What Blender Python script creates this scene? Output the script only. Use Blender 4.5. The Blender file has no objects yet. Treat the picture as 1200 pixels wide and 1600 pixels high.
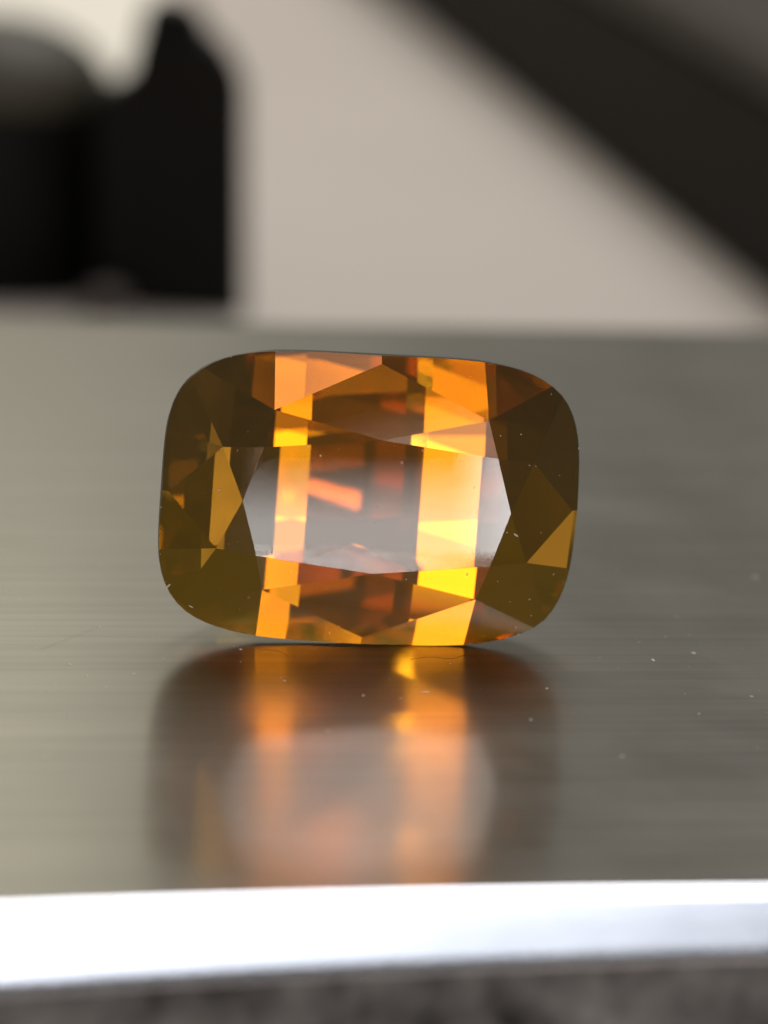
import bpy, bmesh, math, random
import numpy as np
from math import sin, cos, tan, pi, radians, atan2
from mathutils import Matrix, Vector

random.seed(7)
scene = bpy.context.scene
C = scene.collection
MM = 0.001

# ------------------------------------------------------------------ camera
ELEV = 11.37                       # camera looks down on the block by this angle
cd = bpy.data.cameras.new('camera')
cam = bpy.data.objects.new('camera', cd)
C.objects.link(cam)
cam.location = (0.0, -0.147056, 0.033512)
CAM_ROLL = radians(3.4)            # the phone is held a little out of level
cam.rotation_euler = (Matrix.Rotation(radians(90 - ELEV), 3, 'X') @ Matrix.Rotation(CAM_ROLL, 3, 'Z')).to_euler()
cd.sensor_fit = 'VERTICAL'
cd.sensor_height = 24.0
cd.lens = 24.0 * 150.0 / (1600 * 12 / 655.0)
cd.clip_start = 0.005
cd.clip_end = 20
cd.dof.use_dof = True
cd.dof.focus_distance = 0.1485
cd.dof.aperture_fstop = (cd.lens * MM) / 0.0028
cd.dof.aperture_blades = 0
scene.camera = cam

# ------------------------------------------------------------------ world and lamps
w = bpy.data.worlds.new('World')
scene.world = w
w.use_nodes = True
w.node_tree.nodes['Background'].inputs[0].default_value = (1.0, 0.97, 0.90, 1)
w.node_tree.nodes['Background'].inputs[1].default_value = 0.08


def area(name, loc, target, sx, sy, radiance, col):
    ld = bpy.data.lights.new(name, 'AREA')
    ld.shape = 'RECTANGLE'
    ld.size = sx
    ld.size_y = sy
    ld.color = col
    ld.energy = radiance * sx * sy * pi
    o = bpy.data.objects.new(name, ld)
    o.location = loc
    d = Vector(target) - Vector(loc)
    o.rotation_euler = d.to_track_quat('-Z', 'Y').to_euler()
    C.objects.link(o)
    return o


def front(name, az0, az1, el0, el1, dist, radiance, col, way=0):
    """soft panel set around the block, for the front lamps and the added fills"""
    az = radians((az0 + az1) / 2)
    wd = 2 * dist * tan(radians((az1 - az0) / 2))
    z0, z1 = dist * tan(radians(el0)), dist * tan(radians(el1))
    zc = (z0 + z1) / 2 + 0.004
    loc = (dist * sin(az), -dist * cos(az), zc)
    o = area(name, loc, (0, 0, zc), wd, z1 - z0, radiance, col)
    turn = Matrix.Rotation(way * CAM_ROLL, 4, Vector((0, -cos(radians(ELEV)), sin(radians(ELEV)))))
    bpy.context.view_layer.update()
    o.matrix_world = turn @ o.matrix_world
    return o


WARM = (1.0, 0.72, 0.58)
# tall soft lamps, columns of panels left and right of the photographer
AMBERY = (1.0, 0.88, 0.70)
for el0, el1, rl, rr, col, way in ((-12.7, 0.0, 0.6903, 1.0379, AMBERY, 1), (0.0, 15.6, 2.351, 2.620, (1.0, 0.64, 0.46), -1), (15.6, 21.6, 0.6806, 1.2086, AMBERY, 1), (21.6, 46.8, 0.923, 1.527, WARM, 1)):
    front('lamp_front_left', -18.4824, -2.6575 if el1 < 22 else -3.6575, el0, el1, 0.42, rl * (1.45 if el0 == 0 else 1.25), col, way)
    front('lamp_front_right', 19.5749, 28.9177 if el1 < 22 else 31.4177, el0, el1, 0.42, rr * (1.45 if el0 == 0 else 1.25), col, way)
front('fill_crown_top', -6.0, -0.5, 28.0, 31.5, 0.42, 3.2086, WARM, -1)  # unseen panel added to brighten the orange patches of the upper crown
NEUTRAL = (1.0, 0.99, 0.99)
front('fill_glare_upper', 16.4, 20.4, 18.3, 21.2, 0.42, 18.0, NEUTRAL)  # unseen strip added for the grey glare in the table's mirror image
front('fill_glare', 15.0, 19.2, 5.8, 9.4, 0.42, 30.0, NEUTRAL, -1)  # bright strip added out of view for the glare low on the table
front('fill_glare_low', 18.5, 20.4, -13.0, 1.0, 0.42, 7.5, NEUTRAL, 1)  # extra unseen strip that whitens the right band of the table
front('fill_haze', 12.0, 18.5, -13.0, -7.3, 0.42, 3.6, NEUTRAL, 1)  # unseen panel added to lay a soft haze over the table
front('fill_side_right', 98.0, 106.0, 12.6, 17.5, 0.42, 3.0, WARM, -1)  # side panels here are unseen, added for golden shards in the left end
front('fill_side_right', 108.5, 112.0, 1.0, 5.0, 0.42, 0.35, WARM, -1)
front('fill_side_right', 107.5, 110.5, 17.5, 21.5, 0.42, 3.0, WARM, -1)
front('fill_side_left', -76.0, -72.0, 2.0, 9.0, 0.42, 4.0, WARM, -1)  # left-hand pair, likewise added out of view for sparkle in the right end
front('fill_side_left', -89.5, -86.0, 0.5, 4.0, 0.42, 0.25, WARM, 1)
area('lamp_overhead', (0.118, -0.066, 0.42), (0, -0.026, 0), 0.16, 0.12, 5.0, (0.97, 0.98, 1.0))
front('fill_haze_high', 14.0, 27.0, 60.0, 67.0, 0.20, 0.7, (1.0, 0.95, 0.92), 1)  # small unseen panel added for a faint haze on the upper left crown
front('fill_haze_mid', 6.0, 16.0, 42.0, 50.0, 0.30, 2.0, (1.0, 0.95, 0.92), -1)  # added out of view to haze the lower star facets
area('fill_desk', (0.05, 0.33, 0.42), (0, 0.26, 0), 0.34, 0.30, 5.3, (1, 0.95, 0.90))  # unseen overhead panel added to bring up the desk
# unseen panels added behind the desk, stepped brighter leftwards, for the steel's sheen
for i, (xr, z0, z1, rad) in enumerate(((0.30, 0.02, 0.20, 0.10), (0.022, 0.03, 0.20, 0.04), (0.000, 0.06, 0.20, 0.14), (-0.018, 0.08, 0.22, 0.28), (-0.034, 0.10, 0.24, 0.50))):
    area('fill_back', ((xr - 0.30) / 2, 0.42 + 0.01 * i, (z0 + z1) / 2), ((xr - 0.30) / 2, 0, (z0 + z1) / 2), xr + 0.30, z1 - z0, rad, (1, 0.92, 0.70))

vs = scene.view_settings
vs.view_transform = 'Standard'
vs.look = 'None'
vs.exposure = 0.0
vs.gamma = 1.0
vs.use_curve_mapping = False
cy = scene.cycles
cy.max_bounces = 24
cy.transmission_bounces = 24
cy.glossy_bounces = 12
cy.diffuse_bounces = 4
cy.transparent_max_bounces = 48
cy.caustics_reflective = True
cy.caustics_refractive = True
cy.sample_clamp_indirect = 12.0
cy.blur_glossy = 0.0
cy.use_denoising = True


# ------------------------------------------------------------------ material helpers
def new_mat(name):
    m = bpy.data.materials.new(name)
    m.use_nodes = True
    nt = m.node_tree
    nt.nodes.clear()
    out = nt.nodes.new('ShaderNodeOutputMaterial')
    return m, nt, out


def nd(nt, kind, **kw):
    n = nt.nodes.new(kind)
    for k, v in kw.items():
        if k in n.inputs.keys():
            n.inputs[k].default_value = v
        else:
            setattr(n, k, v)
    return n


def ramp(nt, src, stops):
    r = nt.nodes.new('ShaderNodeValToRGB')
    e = r.color_ramp.elements
    while len(e) < len(stops):
        e.new(0.5)
    for i, (p, c) in enumerate(stops):
        e[i].position = p
        e[i].color = c if len(c) == 4 else (*c, 1)
    nt.links.new(src, r.inputs[0])
    return r.outputs[0]


def coords(nt, scale, rot=(0, 0, 0)):
    tc = nt.nodes.new('ShaderNodeTexCoord')
    mp = nt.nodes.new('ShaderNodeMapping')
    mp.inputs['Scale'].default_value = scale
    mp.inputs['Rotation'].default_value = rot
    nt.links.new(tc.outputs['Object'], mp.inputs[0])
    return mp.outputs[0]


def noise(nt, vec, scale=1.0, detail=4.0, rough=0.5):
    n = nt.nodes.new('ShaderNodeTexNoise')
    n.inputs['Scale'].default_value = scale
    n.inputs['Detail'].default_value = detail
    n.inputs['Roughness'].default_value = rough
    nt.links.new(vec, n.inputs['Vector'])
    return n.outputs['Fac']


def principled(nt, out, **kw):
    b = nt.nodes.new('ShaderNodeBsdfPrincipled')
    for k, v in kw.items():
        b.inputs[k].default_value = v
    nt.links.new(b.outputs[0], out.inputs['Surface'])
    return b


def plain(name, col, rough=0.5, var=0.25, scale=300.0, metal=0.0, spec=0.5):
    m, nt, out = new_mat(name)
    b = principled(nt, out, Roughness=rough, Metallic=metal)
    b.inputs['Specular IOR Level'].default_value = spec
    f = noise(nt, coords(nt, (scale,) * 3), 1.0, 5.0, 0.6)
    lo = tuple(c * (1 - var) for c in col)
    hi = tuple(min(1, c * (1 + var)) for c in col)
    nt.links.new(ramp(nt, f, [(0.3, lo), (0.7, hi)]), b.inputs['Base Color'])
    return m


# brushed steel of the block's top: a clear sheen under a duller, hazed film, with hairline scratches
def brushed(name, base, rough, streak, film=0.0, scratch=0.0):
    m, nt, out = new_mat(name)
    fine = noise(nt, coords(nt, (180, 16000, 16000)), 1.0, 3.0, 0.65)
    broad = noise(nt, coords(nt, (60, 2200, 2200), (0, 0, 0.01)), 1.0, 4.0, 0.6)
    smudge = noise(nt, coords(nt, (170, 120, 140)), 1.0, 5.0, 0.6)
    mx = nd(nt, 'ShaderNodeMath', operation='MULTIPLY_ADD')
    nt.links.new(fine, mx.inputs[0])
    mx.inputs[1].default_value = 0.55
    nt.links.new(broad, mx.inputs[2])
    height = mx.outputs[0]
    if scratch:
        for rz, sc in ((0.55, (90, 5200, 1)), (-0.9, (130, 4300, 1)), (0.12, (45, 6100, 1))):
            tc = nt.nodes.new('ShaderNodeTexCoord')
            m1 = nd(nt, 'ShaderNodeMapping')
            m1.inputs['Rotation'].default_value = (0, 0, rz)
            m2 = nd(nt, 'ShaderNodeMapping')
            m2.inputs['Scale'].default_value = sc
            nt.links.new(tc.outputs['Object'], m1.inputs[0])
            nt.links.new(m1.outputs[0], m2.inputs[0])
            ln = noise(nt, m2.outputs[0], 1.0, 1.0, 0.4)
            cut = ramp(nt, ln, [(0.735, (0, 0, 0)), (0.765, (1, 1, 1))])
            ad = nd(nt, 'ShaderNodeMath', operation='MULTIPLY_ADD')
            nt.links.new(cut, ad.inputs[0])
            ad.inputs[1].default_value = -scratch
            nt.links.new(height, ad.inputs[2])
            height = ad.outputs[0]
    colr = ramp(nt, mx.outputs[0], [(0.45, tuple(c * (1 - streak) for c in base)), (1.0, tuple(min(1, c * (1 + streak)) for c in base))])
    bp = nd(nt, 'ShaderNodeBump', Strength=0.24, Distance=0.000006)
    nt.links.new(height, bp.inputs['Height'])
    shaders = []
    for k in ((1.0, 1.95) if film else (1.0,)):
        b = nt.nodes.new('ShaderNodeBsdfPrincipled')
        b.inputs['Metallic'].default_value = 1.0
        nt.links.new(colr, b.inputs['Base Color'])
        rr = nd(nt, 'ShaderNodeMapRange')
        nt.links.new(smudge, rr.inputs['Value'])
        rr.inputs['From Min'].default_value = 0.3
        rr.inputs['From Max'].default_value = 0.7
        rr.inputs['To Min'].default_value = rough * 0.9 * k
        rr.inputs['To Max'].default_value = rough * 1.12 * k
        nt.links.new(rr.outputs[0], b.inputs['Roughness'])
        nt.links.new(bp.outputs[0], b.inputs['Normal'])
        shaders.append(b)
    if film:
        ms = nd(nt, 'ShaderNodeMixShader')
        fr_ = nd(nt, 'ShaderNodeMapRange')
        nt.links.new(smudge, fr_.inputs['Value'])
        fr_.inputs['From Min'].default_value = 0.25
        fr_.inputs['From Max'].default_value = 0.75
        fr_.inputs['To Min'].default_value = film * 0.96
        fr_.inputs['To Max'].default_value = min(1.0, film * 1.04)
        nt.links.new(fr_.outputs[0], ms.inputs[0])
        nt.links.new(shaders[0].outputs[0], ms.inputs[1])
        nt.links.new(shaders[1].outputs[0], ms.inputs[2])
        nt.links.new(ms.outputs[0], out.inputs['Surface'])
    else:
        nt.links.new(shaders[0].outputs[0], out.inputs['Surface'])
    return m


M_STEEL = brushed('brushed_steel', (0.275, 0.268, 0.248), 0.155, 0.20, 0.62, 1.2)
M_CHAMFER = brushed('polished_steel', (0.78, 0.82, 0.92), 0.16, 0.05)  # bluish base stands in for cool reflected light along the lower edge
M_SIDE = plain('scaled_steel', (0.14, 0.148, 0.155), 0.6, 0.95, 480.0, 0.2)
M_DESK = plain('desk_laminate', (0.57, 0.52, 0.47), 0.5, 0.04, 20.0)
M_SHEET = plain('cream_sheet', (0.86, 0.83, 0.74), 0.8, 0.03, 60.0)
M_BLACK = plain('black_plastic', (0.004, 0.004, 0.004), 0.5, 0.3, 200.0, 0.0, 0.12)
M_LID = plain('olive_grey_plastic', (0.05, 0.048, 0.034), 0.6, 0.12, 200.0)
M_CASE = plain('dark_brown_leather', (0.010, 0.008, 0.005), 0.7, 0.3, 300.0, 0.0, 0.08)
M_CASETOP = plain('lit_brown_leather', (0.035, 0.028, 0.022), 0.6, 0.25, 60.0, 0.0, 0.3)  # paler than the case sides: light on the top put into the colour
M_BEAD = plain('grey_rubber', (0.09, 0.078, 0.074), 0.5, 0.15, 300.0)
M_DUST = plain('dust', (0.8, 0.78, 0.72), 0.9, 0.1, 9000.0)
M_LINT = plain('lint', (0.03, 0.025, 0.02), 0.8, 0.3, 9000.0)


# stone: clear faceted surface round an amber interior
IOR = 1.8141
m, nt, out = new_mat('faceted_crystal')
g = nd(nt, 'ShaderNodeBsdfGlass', IOR=IOR, Roughness=0.0)
g.inputs['Color'].default_value = (1, 1, 1, 1)
nt.links.new(g.outputs[0], out.inputs['Surface'])
M_GEM = m
m, nt, out = new_mat('frosted_girdle')
principled(nt, out, **{'Base Color': (0.008, 0.004, 0.002, 1), 'Roughness': 0.35, 'Specular IOR Level': 0.25, 'IOR': 1.5})
M_GIRDLE = m
K = (0.0, 0.053, 0.28)         # absorption per mm: red passes, blue is eaten
m, nt, out = new_mat('amber_interior')
va = nd(nt, 'ShaderNodeVolumeAbsorption')
va.inputs['Density'].default_value = K[2] * 1000 * 1.02
va.inputs['Color'].default_value = tuple(1 - k / (K[2] * 1.02) for k in K) + (1,)
nt.links.new(va.outputs[0], out.inputs['Volume'])
M_BODY = m


# ------------------------------------------------------------------ mesh helpers
def link(name, me, mat, parent=None):
    o = bpy.data.objects.new(name, me)
    if mat:
        me.materials.clear()
        me.materials.append(mat)
    C.objects.link(o)
    if parent:
        o.parent = parent
    return o


def bm_obj(name, bm, mat, parent=None, smooth=False):
    me = bpy.data.meshes.new(name)
    bmesh.ops.recalc_face_normals(bm, faces=bm.faces)
    bm.to_mesh(me)
    bm.free()
    if smooth:
        for p in me.polygons:
            p.use_smooth = True
    return link(name, me, mat, parent)


def py_obj(name, vs_, fs, mat, parent=None):
    me = bpy.data.meshes.new(name)
    me.from_pydata([tuple(v) for v in vs_], [], fs)
    me.update()
    return link(name, me, mat, parent)


def empty(name, loc, label, cat):
    o = bpy.data.objects.new(name, None)
    o.location = loc
    o.empty_display_size = 0.002
    C.objects.link(o)
    o['label'] = label
    o['category'] = cat
    return o


def tag(o, label, cat):
    o['label'] = label
    o['category'] = cat
    return o


def lathe(profile, n=64):
    bm = bmesh.new()
    rings = []
    for r, z in profile:
        if r < 1e-9:
            rings.append([bm.verts.new((0, 0, z))])
        else:
            rings.append([bm.verts.new((r * cos(2 * pi * i / n), r * sin(2 * pi * i / n), z)) for i in range(n)])
    for a, b in zip(rings[:-1], rings[1:]):
        for i in range(n):
            j = (i + 1) % n
            if len(a) == 1 and len(b) > 1:
                bm.faces.new((a[0], b[i], b[j]))
            elif len(b) == 1 and len(a) > 1:
                bm.faces.new((a[i], a[j], b[0]))
            elif len(a) > 1:
                bm.faces.new((a[i], a[j], b[j], b[i]))
    return bm


# ------------------------------------------------------------------ setting: desk
DZ = -14.0 * MM
bm = bmesh.new()
x0, x1, y0, y1 = -0.9, 0.9, -0.052, 1.3
vv = [bm.verts.new(p) for p in ((x0, y0, DZ), (x1, y0, DZ), (x1, y1, DZ), (x0, y1, DZ), (x0, y0, DZ - .02), (x1, y0, DZ - .02), (x1, y1, DZ - .02), (x0, y1, DZ - .02))]
for f in ((0, 1, 2, 3), (4, 7, 6, 5), (0, 4, 5, 1), (1, 5, 6, 2), (2, 6, 7, 3), (3, 7, 4, 0)):
    bm.faces.new([vv[i] for i in f])
desk = bm_obj('desk', bm, M_DESK)
desk['kind'] = 'structure'

# ------------------------------------------------------------------ steel block the stone stands on
block = empty('steel_block', (0, 0, DZ), 'brushed grey steel block with bright polished front edge under the amber gemstone', 'metal block')
block.rotation_euler = (0, 0, radians(15.1))
H = -DZ
# plan of the top: far edge and near edge run slightly out of parallel and the near edge is faintly bowed
far = lambda x: 0.0545
near = lambda x: -0.0256 - 3.0 * x * x
XS = [-0.05 + 0.10 * i / 44 for i in range(45)]
CH_Y, CH_Z = 1.52 * MM, 1.52 * MM


def strip_mesh(rows):
    """rows: list of functions x -> (y, z); skin them along x"""
    vs_, fs = [], []
    for x in XS:
        for r in rows:
            y, z = r(x)
            vs_.append((x, y, z))
    k = len(rows)
    for i in range(len(XS) - 1):
        for j in range(k - 1):
            a = i * k + j
            fs.append((a, a + 1, a + k + 1, a + k))
    return vs_, fs


# rounded-over chamfer profile (offset forward, drop)
prof = [(0.0, 0.0)]
for i in range(1, 7):
    t = i / 6
    prof.append((CH_Y * 0.16 * t, CH_Z * 0.06 * t * t))
for i in range(1, 9):
    t = i / 8
    prof.append((CH_Y * (0.16 + 0.80 * t), CH_Z * (0.06 + 0.84 * t)))
for i in range(1, 7):
    t = i / 6
    prof.append((CH_Y * (0.96 + 0.04 * math.sin(t * pi / 2)), CH_Z * (0.90 + 0.10 * t)))
wob = lambda x: 1.0 - 9.0 * x          # the edge is broken less towards the right
rows = [(lambda x, a=a, b=b: (near(x) - a * wob(x), H - b * wob(x))) for a, b in prof]
cv, cf = strip_mesh(rows)
ch = py_obj('chamfer', cv, cf, M_CHAMFER, block)
for p in ch.data.polygons:
    p.use_smooth = True
ch['label'] = 'bright polished chamfer along the front edge of the steel block'
tv, tf = strip_mesh([lambda x: (far(x), H), lambda x: (0.03, H), lambda x: (0.0, H), lambda x: (near(x), H)])
py_obj('top_face', tv, tf, M_STEEL, block)
fr = lambda x: near(x) - CH_Y * wob(x)
bv, bf = strip_mesh([lambda x: (fr(x), H - CH_Z * wob(x)), lambda x: (fr(x), 0.0), lambda x: (far(x), 0.0), lambda x: (far(x), H)])
n = 4
bf.append((0, 1, 2, 3))
base = (len(XS) - 1) * 4
bf.append((base + 3, base + 2, base + 1, base))
sd = py_obj('side_faces', bv, bf, M_SIDE, block)
sd['label'] = 'dark mottled front and side faces of the steel block'

# ------------------------------------------------------------------ the gemstone
S = 12 / 655.0                      # design unit to mm
hc, zr = 85.0, 66.0
tmx, tmy, tcx, tcy = 210.3, 104.6, 183.5, 84.7
ax_, ay_, bx_, by_ = 168.2, 141.0, 244.2, 79.2
GA, GB, GT = 328.0, 228.0, 12.0
OUT_P = 4.0
TH = [radians(a) for a in (59.5641, 50.4252, 48.3935, 45.0005)]
BR = {1: [GA, 319.0953, 180.9354, 96.0125], -1: [GA, 319.0953, 180.9354, 84.0]}   # break lines right and left of the keel
PSI = ((76.8418, GB), (71.0668, 227.5))
CORN = ((48.7413, 72.6243, 0.0467), (10.0548, 73.4858, 17.6341), (40.4358, 75.79, 169.2082))
KX = 4.0


def plane3(a, b, c):
    a, b, c = (np.array(q, float) for q in (a, b, c))
    n = np.cross(b - a, c - a)
    n /= np.linalg.norm(n)
    if n @ a < 0:
        n = -n
    return n, float(n @ a)


def outline(n=120):
    t = (np.arange(n) + .5) * 2 * pi / n
    r = (abs(np.cos(t) / GA) ** OUT_P + abs(np.sin(t) / GB) ** OUT_P) ** (-1 / OUT_P)
    return np.stack([r * np.cos(t), r * np.sin(t)], 1)


def gem_planes():
    L = [(np.array([0, 0, 1.0]), hc, 'table')]
    g = GT / 2
    for sx in (1, -1):
        for sy in (1, -1):
            f = lambda x, y, z: (sx * x, sy * y, z)
            TC, TMy, TMx = f(tcx, tcy, hc), f(0, tmy, hc), f(tmx, 0, hc)
            A, B = f(ax_, ay_, zr), f(bx_, by_, zr)
            kz = (hc - zr) / (ay_ - tmy)
            yp = GB - 12
            kx = (hc - zr) / (bx_ - tmx)
            xp = GA - 9
            Pt, Pr = f(0, yp, hc - kz * (yp - tmy)), f(xp, 0, hc - kx * (xp - tmx))
            Gc, G1, G2 = f(290, 188, g), f(165, GB - 2, g), f(GA - 4, 95, g)
            for a, b, c, t in ((TC, TMy, A, 'star_facet'), (TC, TMx, B, 'star_facet'), (TC, A, B, 'kite_facet'),
                               (A, Pt, G1, 'upper_girdle_facet'), (A, G1, Gc, 'upper_girdle_facet'),
                               (B, Pr, G2, 'upper_girdle_facet'), (B, G2, Gc, 'upper_girdle_facet')):
                L.append((*plane3(a, b, c), t))
    for s in (1, -1):
        L.append((*plane3((ax_, s * ay_, zr), (0, s * tmy, hc), (-ax_, s * ay_, zr)), 'kite_facet'))
        L.append((*plane3((s * bx_, by_, zr), (s * tmx, 0, hc), (s * bx_, -by_, zr)), 'kite_facet'))
    o = outline()
    for i in range(len(o)):
        p, q = o[i], o[(i + 1) % len(o)]
        d = q - p
        n = np.array([d[1], -d[0], 0])
        n /= np.linalg.norm(n)
        L.append((n, float(n @ np.array([p[0], p[1], 0])), 'girdle'))
    pv = []
    for side in (1, -1):
        z = -g
        br = BR[side]
        for i in range(4):
            if i:
                z -= (br[i - 1] - br[i]) * tan(TH[i - 1])
            n = np.array([side * sin(TH[i]), 0, -cos(TH[i])])
            L.append((n, sin(TH[i]) * br[i] - cos(TH[i]) * z + (n[0] * KX if i else 0), 'pavilion_facet'))
    zy = -g - (GB - PSI[1][1]) * tan(radians(PSI[0][0]))
    pv.append((pi / 2, radians(PSI[0][0]), (GB, -g)))
    pv.append((pi / 2, radians(PSI[1][0]), (PSI[1][1], zy)))
    for ph, ch_, of in CORN:
        ph = radians(ph)
        sup = (o @ np.array([cos(ph), sin(ph)])).max()
        pv.append((ph, radians(ch_), (sup + of, -g)))
    for azd in (14, 24, 33, 51, 60, 70, 79):      # small break facets that carry the lower girdle edge round the corners
        ph = radians(azd)
        pv.append((ph, radians(74.0), ((o @ np.array([cos(ph), sin(ph)])).max() + 0.3, -g)))
    for phi, th, pt in pv:
        for sx in (1, -1):
            for sy in (1, -1):
                if abs(sin(phi)) < 1e-6 and sy < 0:
                    continue
                if abs(cos(phi)) < 1e-6 and sx < 0:
                    continue
                n = np.array([sx * cos(phi) * sin(th), sy * sin(phi) * sin(th), -cos(th)])
                d = sin(th) * pt[0] - cos(th) * pt[1]
                L.append((n, d, 'pavilion_facet'))
    return L


def polyhedron(L):
    B = 900.0
    faces = []
    for ax in range(3):
        for sg in (1, -1):
            q = []
            for u, v in ((-1, -1), (1, -1), (1, 1), (-1, 1)):
                p = [0, 0, 0]
                p[ax] = sg * B
                p[(ax + 1) % 3] = u * B
                p[(ax + 2) % 3] = v * B
                q.append(np.array(p, float))
            faces.append((None, q))
    E = 1e-7
    for idx, (n, d, t) in enumerate(L):
        new, cut, hit = [], [], False
        for fid, q in faces:
            ds = [float(n @ p - d) for p in q]
            hit = hit or max(ds) > E
            r = []
            for i in range(len(q)):
                j = (i + 1) % len(q)
                if ds[i] <= E:
                    r.append(q[i])
                if (ds[i] < -E and ds[j] > E) or (ds[i] > E and ds[j] < -E):
                    x = q[i] + (q[j] - q[i]) * ds[i] / (ds[i] - ds[j])
                    r.append(x)
                    cut.append(x)
                elif abs(ds[i]) <= E:
                    cut.append(q[i])
            if len(r) >= 3:
                new.append((fid, r))
        if hit and len(cut) >= 3:
            c = sum(cut) / len(cut)
            u = max((p - c for p in cut), key=lambda k: k @ k)
            u = u / np.linalg.norm(u)
            v = np.cross(n, u)
            cs = sorted(cut, key=lambda p: atan2((p - c) @ v, (p - c) @ u))
            r = [cs[0]]
            for p in cs[1:]:
                if np.linalg.norm(p - r[-1]) > 1e-5:
                    r.append(p)
            if np.linalg.norm(r[0] - r[-1]) < 1e-5:
                r.pop()
            if len(r) >= 3:
                new.append((idx, r))
        faces = new
    return faces


L = gem_planes()
FACES = polyhedron(L)
# snap shared corners together so the facets close without cracks
pool = {}


def snap(p):
    k = tuple(np.round(p / 0.004).astype(int))
    for dx in (-1, 0, 1):
        for dy in (-1, 0, 1):
            for dz in (-1, 0, 1):
                kk = (k[0] + dx, k[1] + dy, k[2] + dz)
                if kk in pool:
                    return pool[kk]
    pool[k] = (len(pool), tuple(float(c) * S * MM for c in p))
    return pool[k]


polys = []
for fid, q in FACES:
    ids = []
    for p in q:
        s = snap(p)
        if not ids or (s[0] != ids[-1][0]):
            ids.append(s)
    if len(ids) > 1 and ids[0][0] == ids[-1][0]:
        ids.pop()
    if len(ids) >= 3:
        c = sum(np.array(i[1]) for i in ids) / len(ids)
        nn = sum((np.cross(np.array(ids[i][1]) - c, np.array(ids[(i + 1) % len(ids)][1]) - c) for i in range(len(ids))), np.zeros(3))
        if nn @ L[fid][0] < 0:
            ids.reverse()
        polys.append((L[fid][2], ids))

LEAN, YAW, ROLL = 1.8746, 8.56, 4.47
base_m = Matrix(((1, 0, 0), (0, 0, -1), (0, 1, 0)))
R = Matrix.Rotation(radians(YAW), 3, 'Z') @ Matrix.Rotation(radians(-LEAN), 3, 'X') @ base_m @ Matrix.Rotation(radians(-ROLL), 3, 'Z')
org = Vector((-0.41588, 0.07621, 4.3191)) * MM
axis = Vector((0, -cos(radians(ELEV)), sin(radians(ELEV))))
tilt = Matrix.Rotation(CAM_ROLL, 3, axis)
org = cam.location + tilt @ (org - cam.location)
R = tilt @ R
low = min((R @ Vector(v[1])).z for v in pool.values())
cam.location.z += -low + 0.000004 - org.z      # keep the framing while the stone touches the steel
org.z = -low + 0.000004
gem = empty('gemstone', org, 'amber orange cushion-cut gemstone standing on its edge on the steel block', 'gemstone')
gem.rotation_euler = R.to_euler()

girdle_v, girdle_f, gi = [], [], {}
all_v = [v[1] for v in sorted(pool.values())]
for t, ids in polys:
    if t == 'girdle':
        f = []
        for k, co in ids:
            if k not in gi:
                gi[k] = len(girdle_v)
                girdle_v.append(co)
            f.append(gi[k])
        girdle_f.append(f)
    else:
        me = bpy.data.meshes.new(t)
        me.from_pydata([co for k, co in ids], [], [tuple(range(len(ids)))])
        me.update()
        o = link(t, me, M_GEM, gem)
        if t == 'table':
            o['label'] = 'large flat octagonal table facet with white glare'
gd = py_obj('girdle', girdle_v, girdle_f, M_GIRDLE, gem)
gd['label'] = 'thin dark frosted rim around the gemstone'
cen = np.mean(np.array(all_v), 0)
body_v = [tuple(cen + (np.array(v) - cen) * 0.9994) for v in all_v]
py_obj('amber_interior', body_v, [tuple(k for k, co in ids) for t, ids in polys], M_BODY, gem)

# ------------------------------------------------------------------ blurred things on the desk behind
# squat black jar with a domed olive-grey lid
jar = empty('jar', (-23.3 * MM, 147.0 * MM, DZ), 'black round jar with domed olive-grey lid at the left edge, out of focus', 'jar')
r = 6.5 * MM
bm_obj('jar_body', lathe([(0, 0), (r * .96, 0), (r, .4 * MM), (r, 10.2 * MM), (r * .97, 10.6 * MM), (0, 10.6 * MM)]), M_BLACK, jar, True)
pr = [(0, 10.7 * MM), (r * .99, 10.7 * MM), (r * 1.0, 11.6 * MM)]
for i in range(1, 13):
    a = pi / 2 * i / 12
    pr.append((r * cos(a), 11.6 * MM + 3.9 * MM * sin(a)))
pr[-1] = (0, 15.5 * MM)
bm_obj('lid', lathe(pr), M_LID, jar, True)


def extrude_profile(pts, depth, bev):
    bm = bmesh.new()
    pts = [(x - 0.059 * z, z) for x, z in pts]
    a = [bm.verts.new((x * MM, -depth / 2, z * MM)) for x, z in pts]
    b = [bm.verts.new((x * MM, depth / 2, z * MM)) for x, z in pts]
    bm.faces.new(a)
    bm.faces.new(list(reversed(b)))
    for i in range(len(pts)):
        j = (i + 1) % len(pts)
        bm.faces.new((a[i], b[i], b[j], a[j]))
    bmesh.ops.bevel(bm, geom=list(bm.edges), offset=bev, segments=3, affect='EDGES', profile=0.5)
    return bm


bottle = empty('bottle', (-14.55 * MM, 143.5 * MM, DZ), 'small upright black bottle with one sloping shoulder beside the jar, out of focus', 'bottle')
bm_obj('bottle_body', extrude_profile([(-2.2, 0), (6.1, 0), (6.1, 12.6), (5.8, 13.5), (4.9, 15.0), (4.3, 15.4), (0.3, 15.4), (-0.1, 12.7), (-2.2, 12.2)], 5 * MM, .25 * MM), M_BLACK, bottle)
bm_obj('cap', extrude_profile([(.4, 15.45), (4.2, 15.45), (3.9, 16.3), (3.3, 17.0), (2.6, 17.3), (1.4, 17.3), (.7, 16.9)], 4 * MM, .3 * MM), M_BLACK, bottle)

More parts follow.
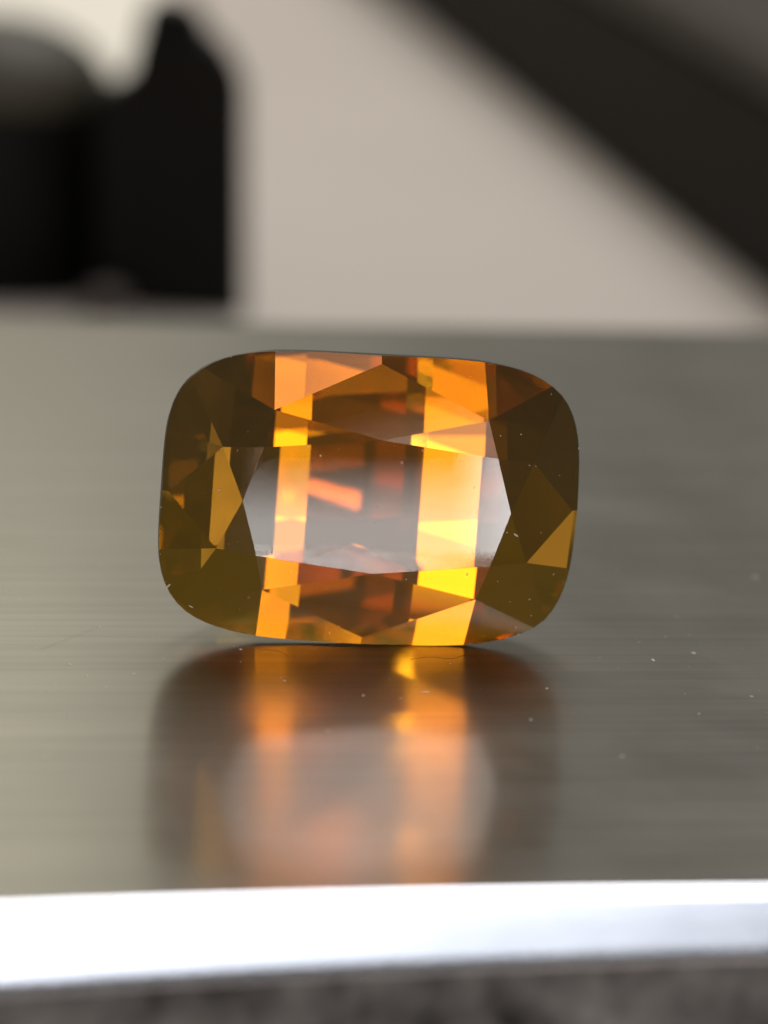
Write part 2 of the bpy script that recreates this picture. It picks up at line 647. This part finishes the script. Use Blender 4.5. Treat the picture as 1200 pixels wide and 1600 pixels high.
bm = lathe([(0, 0), (.9 * MM, 0), (1.35 * MM, .5 * MM), (1.3 * MM, 1.2 * MM), (.8 * MM, 1.75 * MM), (0, 1.95 * MM)], 24)
bead = bm_obj('rubber_stopper', bm, M_BEAD, None, True)
bead.location = (-16.0 * MM, 138.5 * MM, DZ)
tag(bead, 'small grey rubber stopper on the desk between jar and bottle, out of focus', 'stopper')

# cream card added at the back, paler than the desk
bm = bmesh.new()
pts = [(-75, 205), (-18.5, 205), (-24.0, 420), (-75, 420)]
lo_ = [bm.verts.new((x * MM, y * MM, DZ + .05 * MM)) for x, y in pts]
hi_ = [bm.verts.new((x * MM, y * MM, DZ + .45 * MM)) for x, y in pts]
bm.faces.new(hi_)
bm.faces.new(list(reversed(lo_)))
for i in range(4):
    j = (i + 1) % 4
    bm.faces.new((lo_[i], lo_[j], hi_[j], hi_[i]))
tag(bm_obj('sheet', bm, M_SHEET), 'added cream card lying on the desk behind the jar, out of focus', 'sheet')

# long dark case lying diagonally at the right
case = empty('case', (21.9 * MM, 159.2 * MM, DZ), 'long dark brown case lying diagonally across the upper right, out of focus', 'case')
case.rotation_euler = (0, 0, atan2(161.5, -24.6))


def box(x0, x1, y0, y1, z0, z1, bev):
    bm = bmesh.new()
    bmesh.ops.create_cube(bm, size=1.0)
    for v in bm.verts:
        v.co = Vector(((x0 + x1) / 2 + v.co.x * (x1 - x0), (y0 + y1) / 2 + v.co.y * (y1 - y0), (z0 + z1) / 2 + v.co.z * (z1 - z0))) * MM
    bmesh.ops.bevel(bm, geom=list(bm.edges), offset=bev * MM, segments=4, affect='EDGES', profile=0.5)
    return bm


bm_obj('case_base', box(-45, 300, -90, 0, 0, 11.0, .8), M_CASE, case)
bm_obj('case_lid', box(-44.6, 299.6, -89.6, -.4, 11.05, 14.0, 1.2), M_CASETOP, case)

# ------------------------------------------------------------------ dust and lint
def speck_mesh(points, rad):
    bm = bmesh.new()
    for p, n in points:
        s = rad * (0.35 + 1.9 * random.random() ** 4)
        mt = Matrix.Translation(p) @ n.to_track_quat('Z', 'Y').to_matrix().to_4x4() @ Matrix.Rotation(random.uniform(0, 6), 4, 'Z') @ Matrix.Diagonal((s * random.choice((.7, 1.0, 1.3, 2.5, 4.0)), s, s * .5, 1))
        bmesh.ops.create_icosphere(bm, subdivisions=1, radius=1.0, matrix=mt)
    return bm


pts = []
for i in range(170):
    x, y = random.uniform(-.012, .012), random.gauss(-.002, .008)
    pts.append((Vector((x, y, .000002)), Vector((0, 0, 1))))
o = bm_obj('dust', speck_mesh(pts, .000022), M_DUST)
o['kind'] = 'stuff'
o['label'] = 'fine pale dust specks scattered on the steel block'
o['category'] = 'dust'
# a few pale specks cling to the crown
Rg = R.to_4x4()
Rg.translation = org
pts = []
crown = [(t, ids) for t, ids in polys if t in ('table', 'star_facet', 'kite_facet', 'upper_girdle_facet')]
for i in range(90):
    t, ids = random.choice(crown) if i > 25 else crown[0]
    k0 = random.randrange(1, len(ids) - 1)            # evenly over a random fan triangle of the facet
    u_, v_ = random.random(), random.random()
    if u_ + v_ > 1:
        u_, v_ = 1 - u_, 1 - v_
    p = Vector(ids[0][1]) + u_ * (Vector(ids[k0][1]) - Vector(ids[0][1])) + v_ * (Vector(ids[k0 + 1][1]) - Vector(ids[0][1]))
    a, b, c = (Vector(ids[i_][1]) for i_ in (0, 1, 2))
    nn = (b - a).cross(c - a).normalized()
    pts.append((Rg @ (p + nn * 2e-6), (R @ nn)))
o = bm_obj('dust', speck_mesh(pts, .000016), M_DUST)
o['kind'] = 'stuff'
o['label'] = 'tiny pale dust specks clinging to the gemstone'
o['category'] = 'dust'


def fibre(pts, rad, label):
    cu = bpy.data.curves.new('lint_fibre', 'CURVE')
    cu.dimensions = '3D'
    cu.bevel_depth = rad
    cu.bevel_resolution = 1
    cu.resolution_u = 6
    sp = cu.splines.new('NURBS')
    sp.points.add(len(pts) - 1)
    for q, p in zip(sp.points, pts):
        q.co = (*[c * MM for c in p], 1)
    sp.use_endpoint_u = True
    sp.order_u = 3
    ob = bpy.data.objects.new('lint_fibre', cu)
    C.objects.link(ob)
    dg = bpy.context.evaluated_depsgraph_get()
    me = bpy.data.meshes.new_from_object(ob.evaluated_get(dg))
    bpy.data.objects.remove(ob)
    ob = link('lint_fibre', me, M_LINT)
    tag(ob, label, 'lint')
    return ob


fibre([(1.0, -1.9, .02), (1.5, -2.3, .25), (2.2, -2.1, .12), (2.7, -1.7, .3), (3.0, -1.9, .02)], 7e-6, 'fine dark curled lint fibre on steel below the yellow facet')
fibre([(-3.4, -1.7, .02), (-3.0, -2.1, .10), (-2.7, -2.0, .05), (-2.5, -2.3, .02)], 5e-6, 'short dark lint fibre on steel in front of the left corner of the gemstone')
